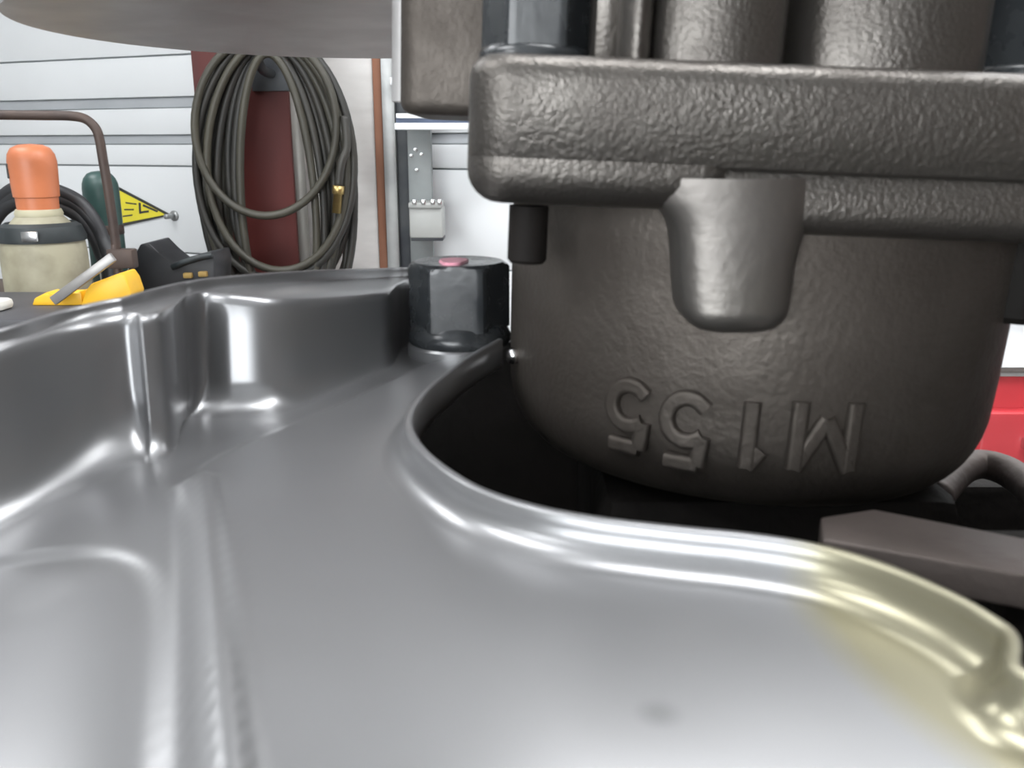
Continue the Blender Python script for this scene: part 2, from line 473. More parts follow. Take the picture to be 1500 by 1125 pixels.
# tray floor: fine grid with pressed relief
def seg_dist(p, poly):
    best = 1e9; sgn = 1; tt = 0; acc = 0
    for a, b_ in zip(poly, poly[1:]):
        ab = b_ - a; l2 = ab.length_squared
        t = max(0, min(1, (p - a).dot(ab) / l2))
        q = a + ab * t; d = (p - q).length
        if d < best:
            best = d; sgn = 1 if ab.x * (p.y - a.y) - ab.y * (p.x - a.x) > 0 else -1; tt = acc + t * math.sqrt(l2)
        acc += math.sqrt(l2)
    return best, sgn, tt
def in_poly(p, poly):
    c = False; j = len(poly) - 1
    for i in range(len(poly)):
        a, b_ = poly[i], poly[j]
        if (a.y > p.y) != (b_.y > p.y) and p.x < (b_.x - a.x) * (p.y - a.y) / (b_.y - a.y) + a.x: c = not c
        j = i
    return c
FP = lambda x, y: V2(pz(x, y, -0.037))
cross = smooth_curve([FP(330, 1250), FP(318, 1120), FP(305, 900), FP(294, 760), FP(288, 705)], 5)   # centre of the long bead
crease = smooth_curve([FP(330, 1300), FP(318, 1120), FP(305, 900), FP(294, 760), FP(292, 690), FP(312, 668), FP(360, 645), FP(430, 616), FP(520, 578), FP(600, 541), FP(680, 512)], 5)
panel = [FP(x, y) for x, y in [(-420, 1020), (-200, 880), (-60, 818), (40, 796), (140, 788), (200, 798), (232, 822), (247, 870), (250, 960), (250, 1125), (262, 1400), (-420, 1500)]]
panel = smooth_curve(panel, 5)
def floor_h(p):
    d, s, t = seg_dist(p, crease)
    sd = d * (1 if s < 0 else -1)           # + on the plateau (right-hand) side
    h = lowz * (1 - sst(-0.0009, 0.0009, sd))
    d2, s2, t2 = seg_dist(p, cross)
    endf = sst(0.0, 0.004, (0.0 + t2) if p.y > 0.03 else 1)
    hw = 0.0021
    h += 0.0011 * (1 - sst(hw - 0.0013, hw + 0.0006, d2))
    if in_poly(p, panel):
        d3, _, _ = seg_dist(p, panel)
        h -= 0.00045 * sst(0.0, 0.0018, d3) + 0.0007 * sst(0.003, 0.014, d3)
    return h
GX0, GX1, GY0, GY1, GS = -0.080, 0.150, 0.020, 0.178, 0.0008
nx = int((GX1 - GX0) / GS) + 1; ny = int((GY1 - GY0) / GS) + 1
lip_poly = [Vector(p) for p in lip_base] + [Vector((0.3, lip_base[-1].y, 0)), Vector((0.3, 0.3, 0)), Vector((-0.0018, 0.3, 0))]
base_poly = [b_ + (r_ - b_).normalized() * 0.0 for b_, r_ in zip(Bc, Rc)][::2] + [Vector((0.3, 0.176, 0)), Vector((0.3, -0.1, 0)), Vector((-0.075, -0.1, 0))]
idx = {}
base_line = Bc[::6]
def keep(p): return (in_poly(p, base_poly) or seg_dist(p, base_line)[0] < 0.005) and not in_poly(p, lip_poly)
for j in range(ny):
    for i in range(nx):
        p = Vector((GX0 + i * GS, GY0 + j * GS, 0))
        if keep(p):
            idx[(i, j)] = len(TV); TV.append((p.x, p.y, SZ + floor_h(p)))
for j in range(ny - 1):
    for i in range(nx - 1):
        q = [(i, j), (i + 1, j), (i + 1, j + 1), (i, j + 1)]
        if all(k in idx for k in q): TF.append(tuple(idx[k] for k in q))
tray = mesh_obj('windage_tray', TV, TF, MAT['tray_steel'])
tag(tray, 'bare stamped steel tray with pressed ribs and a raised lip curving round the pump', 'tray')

# ---- engine block under the tray (upside down on its stand) --------------
eng = empty('engine_block', (0.04, 0.12, 0.95))
tag(eng, 'dark upturned engine block with open crankcase under the steel tray', 'engine')
eo = Vector(eng.location)
def epart(name, c, s, m, bev=0.002): return box(name, Vector(c) - eo, s, MAT[m], eng, bev)
ET = SZ - 0.0075
EX0, EX1, EY0, EY1 = -0.085, 0.19, 0.012, 0.215
hz_ = ET - 1.06
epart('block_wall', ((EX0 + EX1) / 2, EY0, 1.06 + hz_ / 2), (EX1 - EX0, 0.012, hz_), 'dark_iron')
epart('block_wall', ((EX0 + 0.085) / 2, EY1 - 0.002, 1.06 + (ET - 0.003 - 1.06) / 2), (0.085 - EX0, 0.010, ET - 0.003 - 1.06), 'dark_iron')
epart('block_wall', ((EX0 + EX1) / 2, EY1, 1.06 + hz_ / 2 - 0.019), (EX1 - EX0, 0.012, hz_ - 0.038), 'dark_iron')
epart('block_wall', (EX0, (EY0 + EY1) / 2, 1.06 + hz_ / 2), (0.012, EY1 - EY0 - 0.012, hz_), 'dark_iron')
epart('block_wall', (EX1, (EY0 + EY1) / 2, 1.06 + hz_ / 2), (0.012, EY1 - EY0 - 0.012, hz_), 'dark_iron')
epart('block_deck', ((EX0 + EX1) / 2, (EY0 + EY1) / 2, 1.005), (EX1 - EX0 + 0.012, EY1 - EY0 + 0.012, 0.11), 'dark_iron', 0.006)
# main bearing cap that carries the pump
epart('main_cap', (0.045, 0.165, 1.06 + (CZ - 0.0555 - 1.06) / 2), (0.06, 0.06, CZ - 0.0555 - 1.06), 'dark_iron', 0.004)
# flat steel strap at the right, its near end showing beyond the lip
zb = -0.045
poly = [pz(x, y, zb) for x, y in [(1204, 790), (1202, 757), (1280, 745), (1500, 789), (1750, 842), (1800, 905), (1500, 842)]]
o = prism('bearing_strap', [p - eo for p in poly], (0, 0, -0.004), MAT['cap_steel'], eng, 0.0004, 2)
epart('strap_pad', (0.12, 0.095, CZ + zb - 0.004 - 0.09), (0.12, 0.03, 0.18), 'dark_iron')
# curved seal arch behind it
ap = [pz(x, y, -0.062) for x, y in [(1370, 730), (1400, 695), (1432, 680), (1470, 688), (1505, 712), (1545, 755), (1570, 830)]]
tube('seal_arch', [p - eo for p in smooth_curve(ap, 6)], 0.0030, MAT['cap_steel'], eng, 12)
# engine stand
st = empty('engine_stand', (0.05, 0.13, 0))
tag(st, 'dark steel engine stand holding the upturned engine', 'stand')
box('post', (0, 0, 0.49), (0.09, 0.09, 0.86), MAT['steel_paint'], st, 0.004)
box('mount_head', (0, 0, 0.935), (0.16, 0.14, 0.03), MAT['steel_paint'], st, 0.004)
for s in (-1, 1):
    box('foot_beam', (0, s * 0.22, 0.05), (0.08, 0.44, 0.06), MAT['steel_paint'], st, 0.004)
    box('foot_beam', (s * 0.28, 0, 0.05), (0.40, 0.08, 0.06), MAT['steel_paint'], st, 0.004)
box('foot_pad', (0, 0, 0.01), (0.5, 0.5, 0.02), MAT['steel_paint'], st, 0.004)

# ---- black flange bolt ----------------------------------------------------
BC = pY(674, 512, 0.1640); BC.z = SZ
bolt = empty('flange_bolt', BC)
tag(bolt, 'shiny black hex flange bolt with pink paint mark on its head, standing on the tray', 'bolt')
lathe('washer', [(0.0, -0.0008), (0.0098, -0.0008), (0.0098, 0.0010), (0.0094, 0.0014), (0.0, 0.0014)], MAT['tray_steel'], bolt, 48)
fl = 0.0096
ZW = 0.0013
lathe('flange', [(r_, z_ + ZW) for r_, z_ in [(0.0, 0.0), (fl - 0.0004, 0.0), (fl, 0.0006), (fl, 0.0017), (fl - 0.0004, 0.0026), (fl - 0.0009, 0.0036), (fl - 0.0020, 0.0044), (0.0, 0.0044)]], MAT['black_oxide'], bolt, 48)
def hexhead(name, rc, z0, z1, parent, m, cham=0.0011, rot=0.0):
    bm = bmesh.new(); N = 96; rows = []
    ap_ = rc * math.cos(math.pi / 6)
    def hexr(a):
        k = (a - rot) % (math.pi / 3) - math.pi / 6
        return min(ap_ / math.cos(k), rc * 0.985)
    rt = ap_ * 0.985
    levels = [(z0, 0), (z1 - cham * 2.2, 0), (z1 - cham * 1.4, 0), (z1 - cham * 0.9, 0), (z1 - cham * 0.45, 0), (z1 - 0.0001, 0), (z1, 0)]
    for (z, _) in levels:
        cone = rt + (z1 - z) * 1.75
        rows.append([bm.verts.new((min(hexr(2 * math.pi * i / N), cone) * math.cos(2 * math.pi * i / N),
                                   min(hexr(2 * math.pi * i / N), cone) * math.sin(2 * math.pi * i / N), z)) for i in range(N)])
    for a, b_ in zip(rows, rows[1:]):
        for i in range(N):
            bm.faces.new((a[i], a[(i + 1) % N], b_[(i + 1) % N], b_[i]))
    c = bm.verts.new((0, 0, z1 - 0.0002))
    dish = [bm.verts.new((v.co.x * 0.80, v.co.y * 0.80, z1 - 0.0002)) for v in rows[-1]]
    for i in range(N):
        bm.faces.new((rows[-1][i], rows[-1][(i + 1) % N], dish[(i + 1) % N], dish[i]))
        bm.faces.new((dish[i], dish[(i + 1) % N], c))
    return bm_obj(name, bm, m, parent, auto=22)
HB = 0.0166
hexhead('hex_head', 0.0095, 0.0045, HB, bolt, MAT['black_oxide'], rot=math.radians(0))
bm = bmesh.new()
ring = [bm.verts.new((-0.0009 + (0.0024 + 0.0004 * math.sin(3 * a)) * math.cos(a), -0.001 + (0.0046 + 0.0005 * math.cos(2 * a)) * math.sin(a), HB + 0.00025)) for a in [k * math.pi / 9 for k in range(18)]]
ring0 = [bm.verts.new((v.co.x * 1.1, v.co.y * 1.1, HB - 0.0003)) for v in ring]
bm.faces.new(ring)
for i in range(18): bm.faces.new((ring0[i], ring0[(i + 1) % 18], ring[(i + 1) % 18], ring[i]))
tag(bm_obj('paint_mark', bm, MAT['pink_paint'], bolt, auto=40), 'pink paint dab')

# ---- oil pump -------------------------------------------------------------
PR = 0.0428; PX, PY_ = 0.0414, 0.1600
ROLL = math.radians(2.2)
PB = CZ - 0.0530
pump = empty('oil_pump', (PX, PY_, PB)); pump.rotation_euler = (0, ROLL, 0)
tag(pump, 'grey cast iron oil pump marked M155 upside down, bolted above the crankcase', 'oil pump')
PM = Matrix.Translation((PX, PY_, PB)) @ Matrix.Rotation(ROLL, 4, 'Y')
PMI = PM.inverted()
def pl(px, py, Y): return PMI @ pY(px, py, Y)       # pixel at distance Y -> pump's own frame
PTOP = 0.0455                                        # underside of the flange above the pump's base
prof = [(0.0, 0.0), (PR - 0.010, 0.0)] + [(PR - 0.010 + 0.0094 * math.sin(math.radians(a)), 0.013 - 0.013 * math.cos(math.radians(a))) for a in (10, 20, 30, 40, 50, 60, 70, 80, 90)]
prof += [(PR - 0.0004, 0.018), (PR - 0.0002, 0.03), (PR, PTOP + 0.001), (0, PTOP + 0.001)]
lathe('housing', prof, MAT['cast_iron'], pump, 96, auto=50)

def rr_outline(x0, x1, y0, y1, r, n=8):
    P = []
    for cx, cy, a0 in ((x1 - r, y1 - r, 0), (x0 + r, y1 - r, 90), (x0 + r, y0 + r, 180), (x1 - r, y0 + r, 270)):
        for k in range(n + 1):
            a = math.radians(a0 + 90 * k / n); P.append((cx + r * math.cos(a), cy + r * math.sin(a)))
    return P
def plate(name, x0, x1, y0, y1, r, levels, m, parent):
    """levels: (z, inset)"""
    V = []; Fc = []; n = None
    for z, ins in levels:
        O = rr_outline(x0 + ins, x1 - ins, y0 + ins, y1 - ins, max(r - ins, 0.0006)); n = len(O)
        V += [(x, y, z) for x, y in O]
    for i in range(len(levels) - 1):
        for k in range(n):
            l = (k + 1) % n; Fc.append((i * n + k, i * n + l, (i + 1) * n + l, (i + 1) * n + k))
    Fc.append(tuple(range(n - 1, -1, -1))); Fc.append(tuple((len(levels) - 1) * n + k for k in range(n)))
    o = mesh_obj(name, V, Fc, m, parent); o.data.set_sharp_from_angle(angle=math.radians(50)); return o
YF = 0.1130
lf = pl(683, 180, YF); yfl = lf.y; xl = lf.x
zt = pl(1000, 84, YF).z; zseam = pl(1060, 249, YF).z; zbot = pl(880, 306, YF).z
def fil(z0, r, dirn, n=6, add=0.0):     # quarter-round levels
    out = []
    for k in range(n + 1):
        a = math.radians(90 * k / n)
        out.append((z0 + dirn * r * (1 - math.cos(a)) , add + r * (1 - math.sin(a))))
    return out
# cover above the seam
lv = [(zseam + 0.0001, 0.0003), (zseam + 0.0005, 0.0)] + [(z, i) for z, i in reversed(fil(zt, 0.0030, -1))]
plate('cover_plate', xl, 0.062, yfl, 0.05, 0.0055, lv, MAT['cast_rough'], pump)
# flange of the housing below the seam, swept up at its outer end
xs_ = pl(1090, 300, YF).x
lv = [(z, i) for z, i in fil(zbot, 0.0042, 1, add=0.0)] + [(zseam + 0.0006, 0.0)]
plate('flange', xl, xs_, yfl, 0.049, 0.0055, lv, MAT['cast_rough'], pump)
zbr = pl(1300, 352, YF).z
lv = [(z, i) for z, i in fil(zbr, 0.0030, 1, add=0.0)] + [(zseam - 0.0002, 0.0), (zseam + 0.0004, 0.0006)]
plate('flange', xs_ - 0.006, 0.061, yfl + 0.0009, 0.049, 0.0030, lv, MAT['cast_rough'], pump)
# bolt boss running down the housing: rows of (left, right) edges read from the photograph
rows_px = [(958, 1212, 262), (962, 1211, 290), (976, 1207, 304), (988, 1202, 318), (995, 1195, 332), (999, 1188, 348), (1001, 1181, 370), (1002, 1175, 395), (1003, 1171, 420), (1004, 1168, 442),
           (1006, 1165, 458), (1010, 1160, 470), (1017, 1152, 480), (1028, 1141, 487), (1046, 1124, 491), (1075, 1095, 493)]
NC = 18; Vb = []; Fb = []
for j, (x0, x1, y) in enumerate(rows_px):
    a = pl(x0, y, YF - 0.0008); b_ = pl(x1, y, YF - 0.0008); cx = pl(1080, y, YF).x
    fade = min(1.0, (len(rows_px) - 1 - j) / 4.0) ** 0.6
    for k in range(NC + 3):
        t = max(0, min(1, (k - 1) / NC)); x = a.x + (b_.x - a.x) * t
        e = (1 - abs(2 * t - 1) ** 6)
        crown = 0.0016 * max(0, 1 - ((x - cx) / 0.0085) ** 2)
        y_ = yfl + 0.0022 - (0.0018 * e + crown) * fade
        if k in (0, NC + 2): y_ = yfl + 0.020
        Vb.append((x, y_, a.z + (b_.z - a.z) * t))
nc = NC + 3
for j in range(len(rows_px) - 1):
    for k in range(nc - 1): Fb.append((j * nc + k, j * nc + k + 1, (j + 1) * nc + k + 1, (j + 1) * nc + k))
lastv = len(rows_px) - 1
Fb.append(tuple(lastv * nc + k for k in range(nc)))
bb = mesh_obj('bolt_boss', Vb, Fb, MAT['boss_metal'], pump); bb.data.set_sharp_from_angle(angle=math.radians(60))
# black bolts whose ends show under the flange
def cyl_between(name, px0, py0, px1, py1, Y, m, parent):
    a = pl(px0, py0, Y); b_ = pl(px1, py1, Y)
    r = abs(b_.x - a.x) / 2; c = (a + b_) / 2
    lathe(name, [(0, b_.z), (r * 0.85, b_.z), (r, b_.z + r * 0.18), (r, a.z), (0, a.z)], m, parent, 24, loc=(c.x, c.y, 0))
cyl_between('cover_screw', 746, 300, 800, 386, 0.128, MAT['dark_iron'], pump)
cyl_between('cover_screw', 1452, 330, 1530, 470, 0.135, MAT['dark_iron'], pump)
# cover body above the plate: two ribbed lobes with a slot between
def lobe(x0, x1, Y, ztop=0.0, py=60):
    a = pl(x0, py, Y); b_ = pl(x1, py, Y)
    n = 14; pts = []
    for k in range(n + 1):
        t = k / n; x = a.x + (b_.x - a.x) * t
        pts.append((x, a.y - 0.0035 * math.sin(math.pi * t) ** 0.6))
    pts += [(b_.x, 0.03), (a.x, 0.03)]
    V = []; levels = ((zt - 0.001, 0), (zt + 0.018, 0), (zt + 0.0215, 0.0008), (zt + 0.023, 0.0025)); np_ = len(pts)
    mx_ = sum(p[0] for p in pts) / np_; my = sum(p[1] for p in pts) / np_
    Fc = []
    for z, ins in levels:
        for x, y in pts:
            d = Vector((mx_ - x, my - y, 0)).normalized() * ins; V.append((x + d.x, y + d.y, z))
    for i in range(len(levels) - 1):
        for k in range(np_): Fc.append((i * np_ + k, i * np_ + (k + 1) % np_, (i + 1) * np_ + (k + 1) % np_, (i + 1) * np_ + k))
    Fc.append(tuple((len(levels) - 1) * np_ + k for k in range(np_)))
    o = mesh_obj('cover_lobe', V, Fc, MAT['cast_rough'], pump); o.data.set_sharp_from_angle(angle=math.radians(50))
lobe(905, 955, 0.121)
lobe(960, 1150, 0.120)
lobe(1186, 1448, 0.121)
a = pl(868, 60, 0.124); b_ = pl(908, 60, 0.124)
box('cover_rib', ((a.x + b_.x) / 2, a.y + 0.010, zt + 0.010), (abs(b_.x - a.x), 0.022, 0.022), MAT['cast_rough'], pump, 0.0012)
# black hex bolts standing on the cover
for (x0, x1, Y) in ((700, 872, 0.128), (1455, 1630, 0.128)):
    a = pl(x0, 60, Y); b_ = pl(x1, 60, Y); c = (a + b_) / 2; r = abs(b_.x - a.x) / 2
    t = lathe('cover_bolt', [(0, zt - 0.0005), (r, zt - 0.0005), (r, zt + 0.0012), (r * 0.94, zt + 0.002), (r * 0.9, zt + 0.0022), (0, zt + 0.0022)], MAT['black_oxide'], pump, 32, loc=(c.x, c.y + 0.004, 0))
    h = hexhead('bolt_head', r * 0.97, 0.0, 0.011, t, MAT['black_oxide'])
    h.data.transform(Matrix.Translation((c.x, c.y + 0.004, zt + 0.002)))
# cast neck on the pump's inner side that carries the pickup
na = pl(582, 166, 0.150); nb_ = pl(700, 166, 0.150)
DZB = 0.026; KB = DZB / 0.018
zbowl = (PMI @ Vector((-0.02, 0.16, CZ + DZB))).z
plate('pickup_neck', na.x, nb_.x + 0.012, na.y, na.y + 0.034, 0.004,
      [(z, i) for z, i in fil(na.z, 0.0022, 1)] + [(zbowl + 0.0025, 0.0)], MAT['cast_iron'], pump)
# round pickup bowl above (circle centre and radius found from its lower edge)
bc = PMI @ Vector((-0.0278 * KB, 0.1542 * KB, CZ + DZB)); rb = 0.0476 * KB / 0.965
pb = [(0.0, 0.0020), (rb * 0.55, 0.0016), (rb * 0.80, 0.0006), (rb * 0.93, 0.0), (rb * 0.985, 0.0004), (rb, 0.0018), (rb, 0.010), (rb - 0.0015, 0.0135), (rb - 0.006, 0.016), (rb * 0.5, 0.017), (0.0, 0.017)]
bw = lathe('pickup_bowl', pb, MAT['pickup_steel'], pump, 96, auto=45)
bw.location = bc; bw.rotation_euler = (0, -ROLL, 0)
# collar where bowl meets neck
cc = pl(583, 40, 0.1497)
lathe('pickup_collar', [(0.0, 0), (0.0032, 0), (0.0032, zbowl + 0.002 - na.z - 0.002), (0, zbowl + 0.002 - na.z - 0.002)], MAT['pickup_steel'], pump, 20, loc=(na.x + 0.0015, na.y + 0.006, na.z + 0.002))
# small bright dowel at the pump's lower corner
dw = pl(748, 521, 0.150)
lathe('dowel_pin', [(0, -0.0016), (0.0009, -0.0012), (0.0012, -0.0006), (0.0012, 0.0006), (0.0008, 0.0012), (0, 0.0014)], MAT['bright_steel'], pump, 14, loc=(dw.x + 0.0005, dw.y, dw.z))
# raised lettering, upside down round the housing
GLYPH = {'M': [[(0, 0), (0, 1)], [(0, 1), (0.5, 0.25)], [(0.5, 0.25), (1, 1)], [(1, 1), (1, 0)]],
         '1': [[(0.55, 0), (0.55, 1)], [(0.55, 1), (0.1, 0.72)]],
         '5': [[(0.92, 1), (0.15, 1)], [(0.15, 1), (0.08, 0.55)],
               [(0.08, 0.55), (0.3, 0.64), (0.6, 0.64), (0.85, 0.52), (0.95, 0.32), (0.85, 0.12), (0.6, 0.0), (0.3, 0.0), (0.05, 0.12)]]}
def letter(ch, px_c, py_c, hgt, wid, r=0.00125):
    v = ray(px_c, py_c); o_ = PMI @ CAM; dv = (PMI.to_3x3() @ v)
    A = dv.x ** 2 + dv.y ** 2; B = 2 * (o_.x * dv.x + o_.y * dv.y); Cc = o_.x ** 2 + o_.y ** 2 - PR * PR
    t = (-B - math.sqrt(max(B * B - 4 * A * Cc, 0))) / (2 * A)
    hit = o_ + dv * t; th0 = math.atan2(hit.y, hit.x)
    V = []; Fc = []
    for st in GLYPH[ch]:
        P = smooth_curve([Vector((x, y, 0)) for x, y in st], 5)
        Q = []
        for p in P:
            u = -(p.x - 0.5) * wid; z = hit.z - (p.y - 0.5) * hgt        # upside down
            Q.append(Vector((u, 0, z)))
        v1, f1 = tube_geo(Q, r, 16)
        o1 = len(V)
        for q in v1:                                    # squash the bead and wrap it round the housing
            rr = PR - 0.0005 + max(-0.0004, min(-q.y * 1.2, 0.00095))
            th_ = th0 + q.x / PR
            V.append((rr * math.cos(th_), rr * math.sin(th_), q.z))
        Fc += [tuple(o1 + i for i in f) for f in f1]
    o = mesh_obj('raised_letter', V, Fc, MAT['cast_iron'], pump); o.data.set_sharp_from_angle(angle=math.radians(75))
    return o
letter('M', 1210, 640, 0.0098, 0.0078)
letter('1', 1100, 638, 0.0096, 0.0040)
letter('5', 1002, 632, 0.0096, 0.0062)
letter('5', 918, 610, 0.0092, 0.0062)

# ================================================================== BACKGROUND
# ---- dark red steel column with the hose ----------------------------------
YC = 2.80
pL = pY(290, 200, YC); pR_ = pY(426, 200, YC)
cw = pR_.x - pL.x; cxm = (pL.x + pR_.x) / 2
cl = empty('steel_column', (cxm, YC + 0.1, 0))
box('flange', (0, -0.09, HZ / 2), (cw, 0.02, HZ), MAT['red_column'], cl, 0.002)
box('web', (0, 0, HZ / 2), (0.02, 0.16, HZ), MAT['red_column'], cl, 0.001)
box('flange', (0, 0.09, HZ / 2), (cw, 0.02, HZ), MAT['red_column'], cl, 0.002)
tag(cl, 'dark red steel column behind the coiled hose', 'column')
# hook
hk = empty('hose_hook', pY(398, 108, YC)); 
tube('hook_arm', smooth_curve([(0, -0.002, 0.0), (0, -0.06, 0.0), (0, -0.12, 0.01), (0, -0.15, 0.04)], 6), 0.014, MAT['dark_track'], hk)
box('hook_plate', (0, -0.004, 0), (0.12, 0.008, 0.10), MAT['dark_track'], hk, 0.002)
tag(hk, 'dark steel hook on the red column carrying the hose', 'hook')
# coil: each loop an ellipse hanging from the hook
hose = empty('coiled_hose', pY(400, 230, YC - 0.1))
tag(hose, 'long dark rubber hose coiled in loops hanging on the red column', 'hose')
ho = Vector(hose.location)
def loop(x0, x1, y0, y1, Y, m, r=0.0125, skew=0, egg=0.0, parent=hose):
    P = []
    for k in range(56):
        a = 2 * math.pi * k / 56
        yy = (y0 + y1) / 2 + (y1 - y0) / 2 * math.sin(a)
        f_ = 1 + egg * math.sin(a)
        xx = (x0 + x1) / 2 + (x1 - x0) / 2 * math.cos(a) * f_ + skew * (yy - y0) / (y1 - y0)
        P.append(pY(xx, yy, Y) - ho)
    return tube('hose_loop', P, r, MAT[m], parent, 8, closed=True)
rnd = random.Random(3)
loops = [(280, 508, 48, 440, 2.70, 'hose_rubber', 16, .03), (286, 498, 55, 430, 2.68, 'hose_rubber', 16, .05), (292, 492, 60, 455, 2.66, 'hose_olive', 14, .05),
         (284, 492, 52, 316, 2.62, 'hose_olive', 2, 0.0), (300, 486, 62, 470, 2.68, 'hose_rubber', 20, .08), (308, 480, 66, 480, 2.66, 'hose_rubber', 20, .05),
         (316, 474, 70, 465, 2.69, 'hose_olive', 22, .05), (322, 466, 72, 440, 2.67, 'hose_rubber', 26, .06), (330, 458, 74, 490, 2.65, 'hose_rubber', 30, .06),
         (338, 446, 78, 500, 2.64, 'hose_olive', 30, .06), (276, 500, 44, 500, 2.70, 'hose_rubber', 34, .02), (283, 514, 50, 410, 2.64, 'hose_rubber', 8, 0.06),
         (296, 500, 58, 396, 2.63, 'hose_olive', 14, .1), (290, 505, 56, 470, 2.72, 'hose_rubber', 26, .02), (312, 492, 66, 520, 2.71, 'hose_rubber', 30, .04), (303, 500, 66, 500, 2.73, 'hose_rubber', 28, .05)]
for l in loops: loop(l[0], l[1], l[2], l[3], l[4], l[5], 0.0118, l[6], l[7])
# loose hose end with a brass coupling
e0 = pY(500, 240, 2.60) - ho; e1 = pY(496, 272, 2.60) - ho; e2 = pY(493, 312, 2.60) - ho
tube('hose_end', smooth_curve([pY(505, 170, 2.62) - ho, pY(508, 215, 2.61) - ho, e0, e1], 6), 0.012, MAT['hose_rubber'], hose)
cp = tube('coupling', [e1, e1 + (e2 - e1) * .3, e1 + (e2 - e1) * .31, e2], [0.017, 0.017, 0.013, 0.013], MAT['brass'], hose, 12)
tag(cp, 'brass coupling')

# ---- conduits hanging inside the coil -------------------------------------
def conduit(x0, y0, x1, y1, Y, r, label, m='conduit'):
    a = pY(x0, y0, Y); b_ = pY(x1, y1, Y); t = (a.z - 0.0) / (a.z - b_.z)
    e = a + (b_ - a) * t; e.z = r * 0.3
    o = tube('conduit_pipe', [a, a.lerp(e, .5), e], r, MAT[m], None, 14)
    return tag(o, label, 'pipe')
conduit(428, 130, 444, 390, 2.78 + .14, 0.026, 'pale grey pipe standing beside the red column inside the hose coil')
conduit(452, 140, 478, 380, 2.88, 0.016, 'thin dull pipe leaning against the white board behind the hose')

# ---- white board with its rusty edge, door track --------------------------
YB = 2.98
a = pY(440, 200, YB); b_ = pY(549, 200, YB)
o = box('wall_board', (0, 0, HZ / 2), (b_.x - a.x, 0.03, HZ - 0.01), MAT['white_board'], None, 0.003)
o.location = ((a.x + b_.x) / 2, YB + 0.015, 0.0)
tag(o, 'tall dirty white board standing beside the hose coil', 'board')
a = pY(549, 200, YB - .01); b_ = pY(561, 200, YB - .01)
o = box('edge_timber', (0, 0, HZ / 2), (b_.x - a.x, 0.06, HZ - 0.01), MAT['rust_wood'], None, 0.002)
o.location = ((a.x + b_.x) / 2, YB + 0.02, 0)
tag(o, 'narrow reddish brown timber along the white board edge', 'timber')
tk = empty('door_track', pY(571, 214, YB)); tk.location.z = 0
a = pY(562, 200, YB - .02); b_ = pY(578, 200, YB - .02); ww = b_.x - a.x
box('track_face', (0, -0.02, HZ / 2), (ww, 0.006, HZ - 0.02), MAT['galvanised'], tk, 0.001)
box('track_side', (ww / 2, 0.02, HZ / 2), (0.006, 0.08, HZ - 0.02), MAT['galvanised'], tk, 0.001)
box('track_channel', (ww / 2 + 0.022, 0.03, HZ / 2), (0.036, 0.04, HZ - 0.02), MAT['dark_track'], tk, 0.001)
box('track_channel', (ww / 2 + 0.055, 0.05, HZ / 2), (0.014, 0.04, HZ - 0.02), MAT['dark_track'], tk, 0.001)
tag(tk, 'vertical grey and black garage door track beside the brown timber', 'door track')
# horizontal white rail
YRL = 2.83
def pxbox(name, x0, y0, x1, y1, Y, dep, m, parent=None, bev=0.002, off=None):
    a = pY(x0, y1, Y); b_ = pY(x1, y0, Y)
    c = Vector(((a.x + b_.x) / 2, Y + dep / 2, (a.z + b_.z) / 2))
    if off is not None: c = c - off
    return box(name, c, (b_.x - a.x, dep, b_.z - a.z), MAT[m], parent, bev)
rl = empty('door_rail', pY(640, 185, YRL)); ro = Vector(rl.location)
pxbox('rail_bar', 578, 180, 760, 190, YRL, 0.05, 'white_siding', rl, off=ro)
pxbox('rail_bar', 580, 166, 760, 173, YRL + .02, 0.04, 'white_siding', rl, off=ro)
pxbox('rail_web', 580, 172, 760, 181, YRL + .04, 0.02, 'blue_seal', rl, off=ro)
tag(rl, 'white horizontal door rail with two bars meeting the door track', 'rail')
o = pxbox('rail_bracket', 571, 113, 580, 124, 2.92, 0.03, 'white_siding'); 
tag(o, 'small white bracket high on the door track', 'bracket')
# grey steel post and junction box
gp = empty('steel_post', pY(615, 214, 2.95)); gp.location.z = 0; go = Vector(gp.location)
a = pY(596, 200, 2.95); b_ = pY(630, 200, 2.95)
box('post_body', (0, 0, HZ / 2), (b_.x - a.x, 0.05, HZ - 0.02), MAT['grey_box'], gp, 0.003)
for (x, y) in ((609, 219), (618, 226), (603, 228), (611, 249)):
    p = pY(x, y, 2.922) - go
    lathe('bolt_head', [(0, -0.004), (0.007, -0.004), (0.006, 0.004), (0, 0.005)], MAT['chrome'], gp, 10).data.transform(Matrix.Translation(p) @ Matrix.Rotation(math.radians(90), 4, 'X'))
tag(gp, 'grey steel door post with bright bolts, right of the door track', 'post')
jb = empty('junction_box', pY(625, 350, 2.80)); jo = Vector(jb.location)
pxbox('box_body', 600, 304, 648, 349, 2.80, 0.115, 'light_grey_box', jb, 0.006, jo)
pxbox('box_lid', 598, 297, 646, 305, 2.79, 0.125, 'light_grey_box', jb, 0.003, jo)
pxbox('box_base', 602, 348, 649, 353, 2.81, 0.10, 'dark_track', jb, 0.002, jo)
for x in (604, 617, 631, 641):
    pxbox('clip', x, 292, x + 6, 300, 2.785, 0.02, 'chrome', jb, 0.002, jo)
tag(jb, 'light grey metal junction box with bright clips on the steel post', 'junction box')

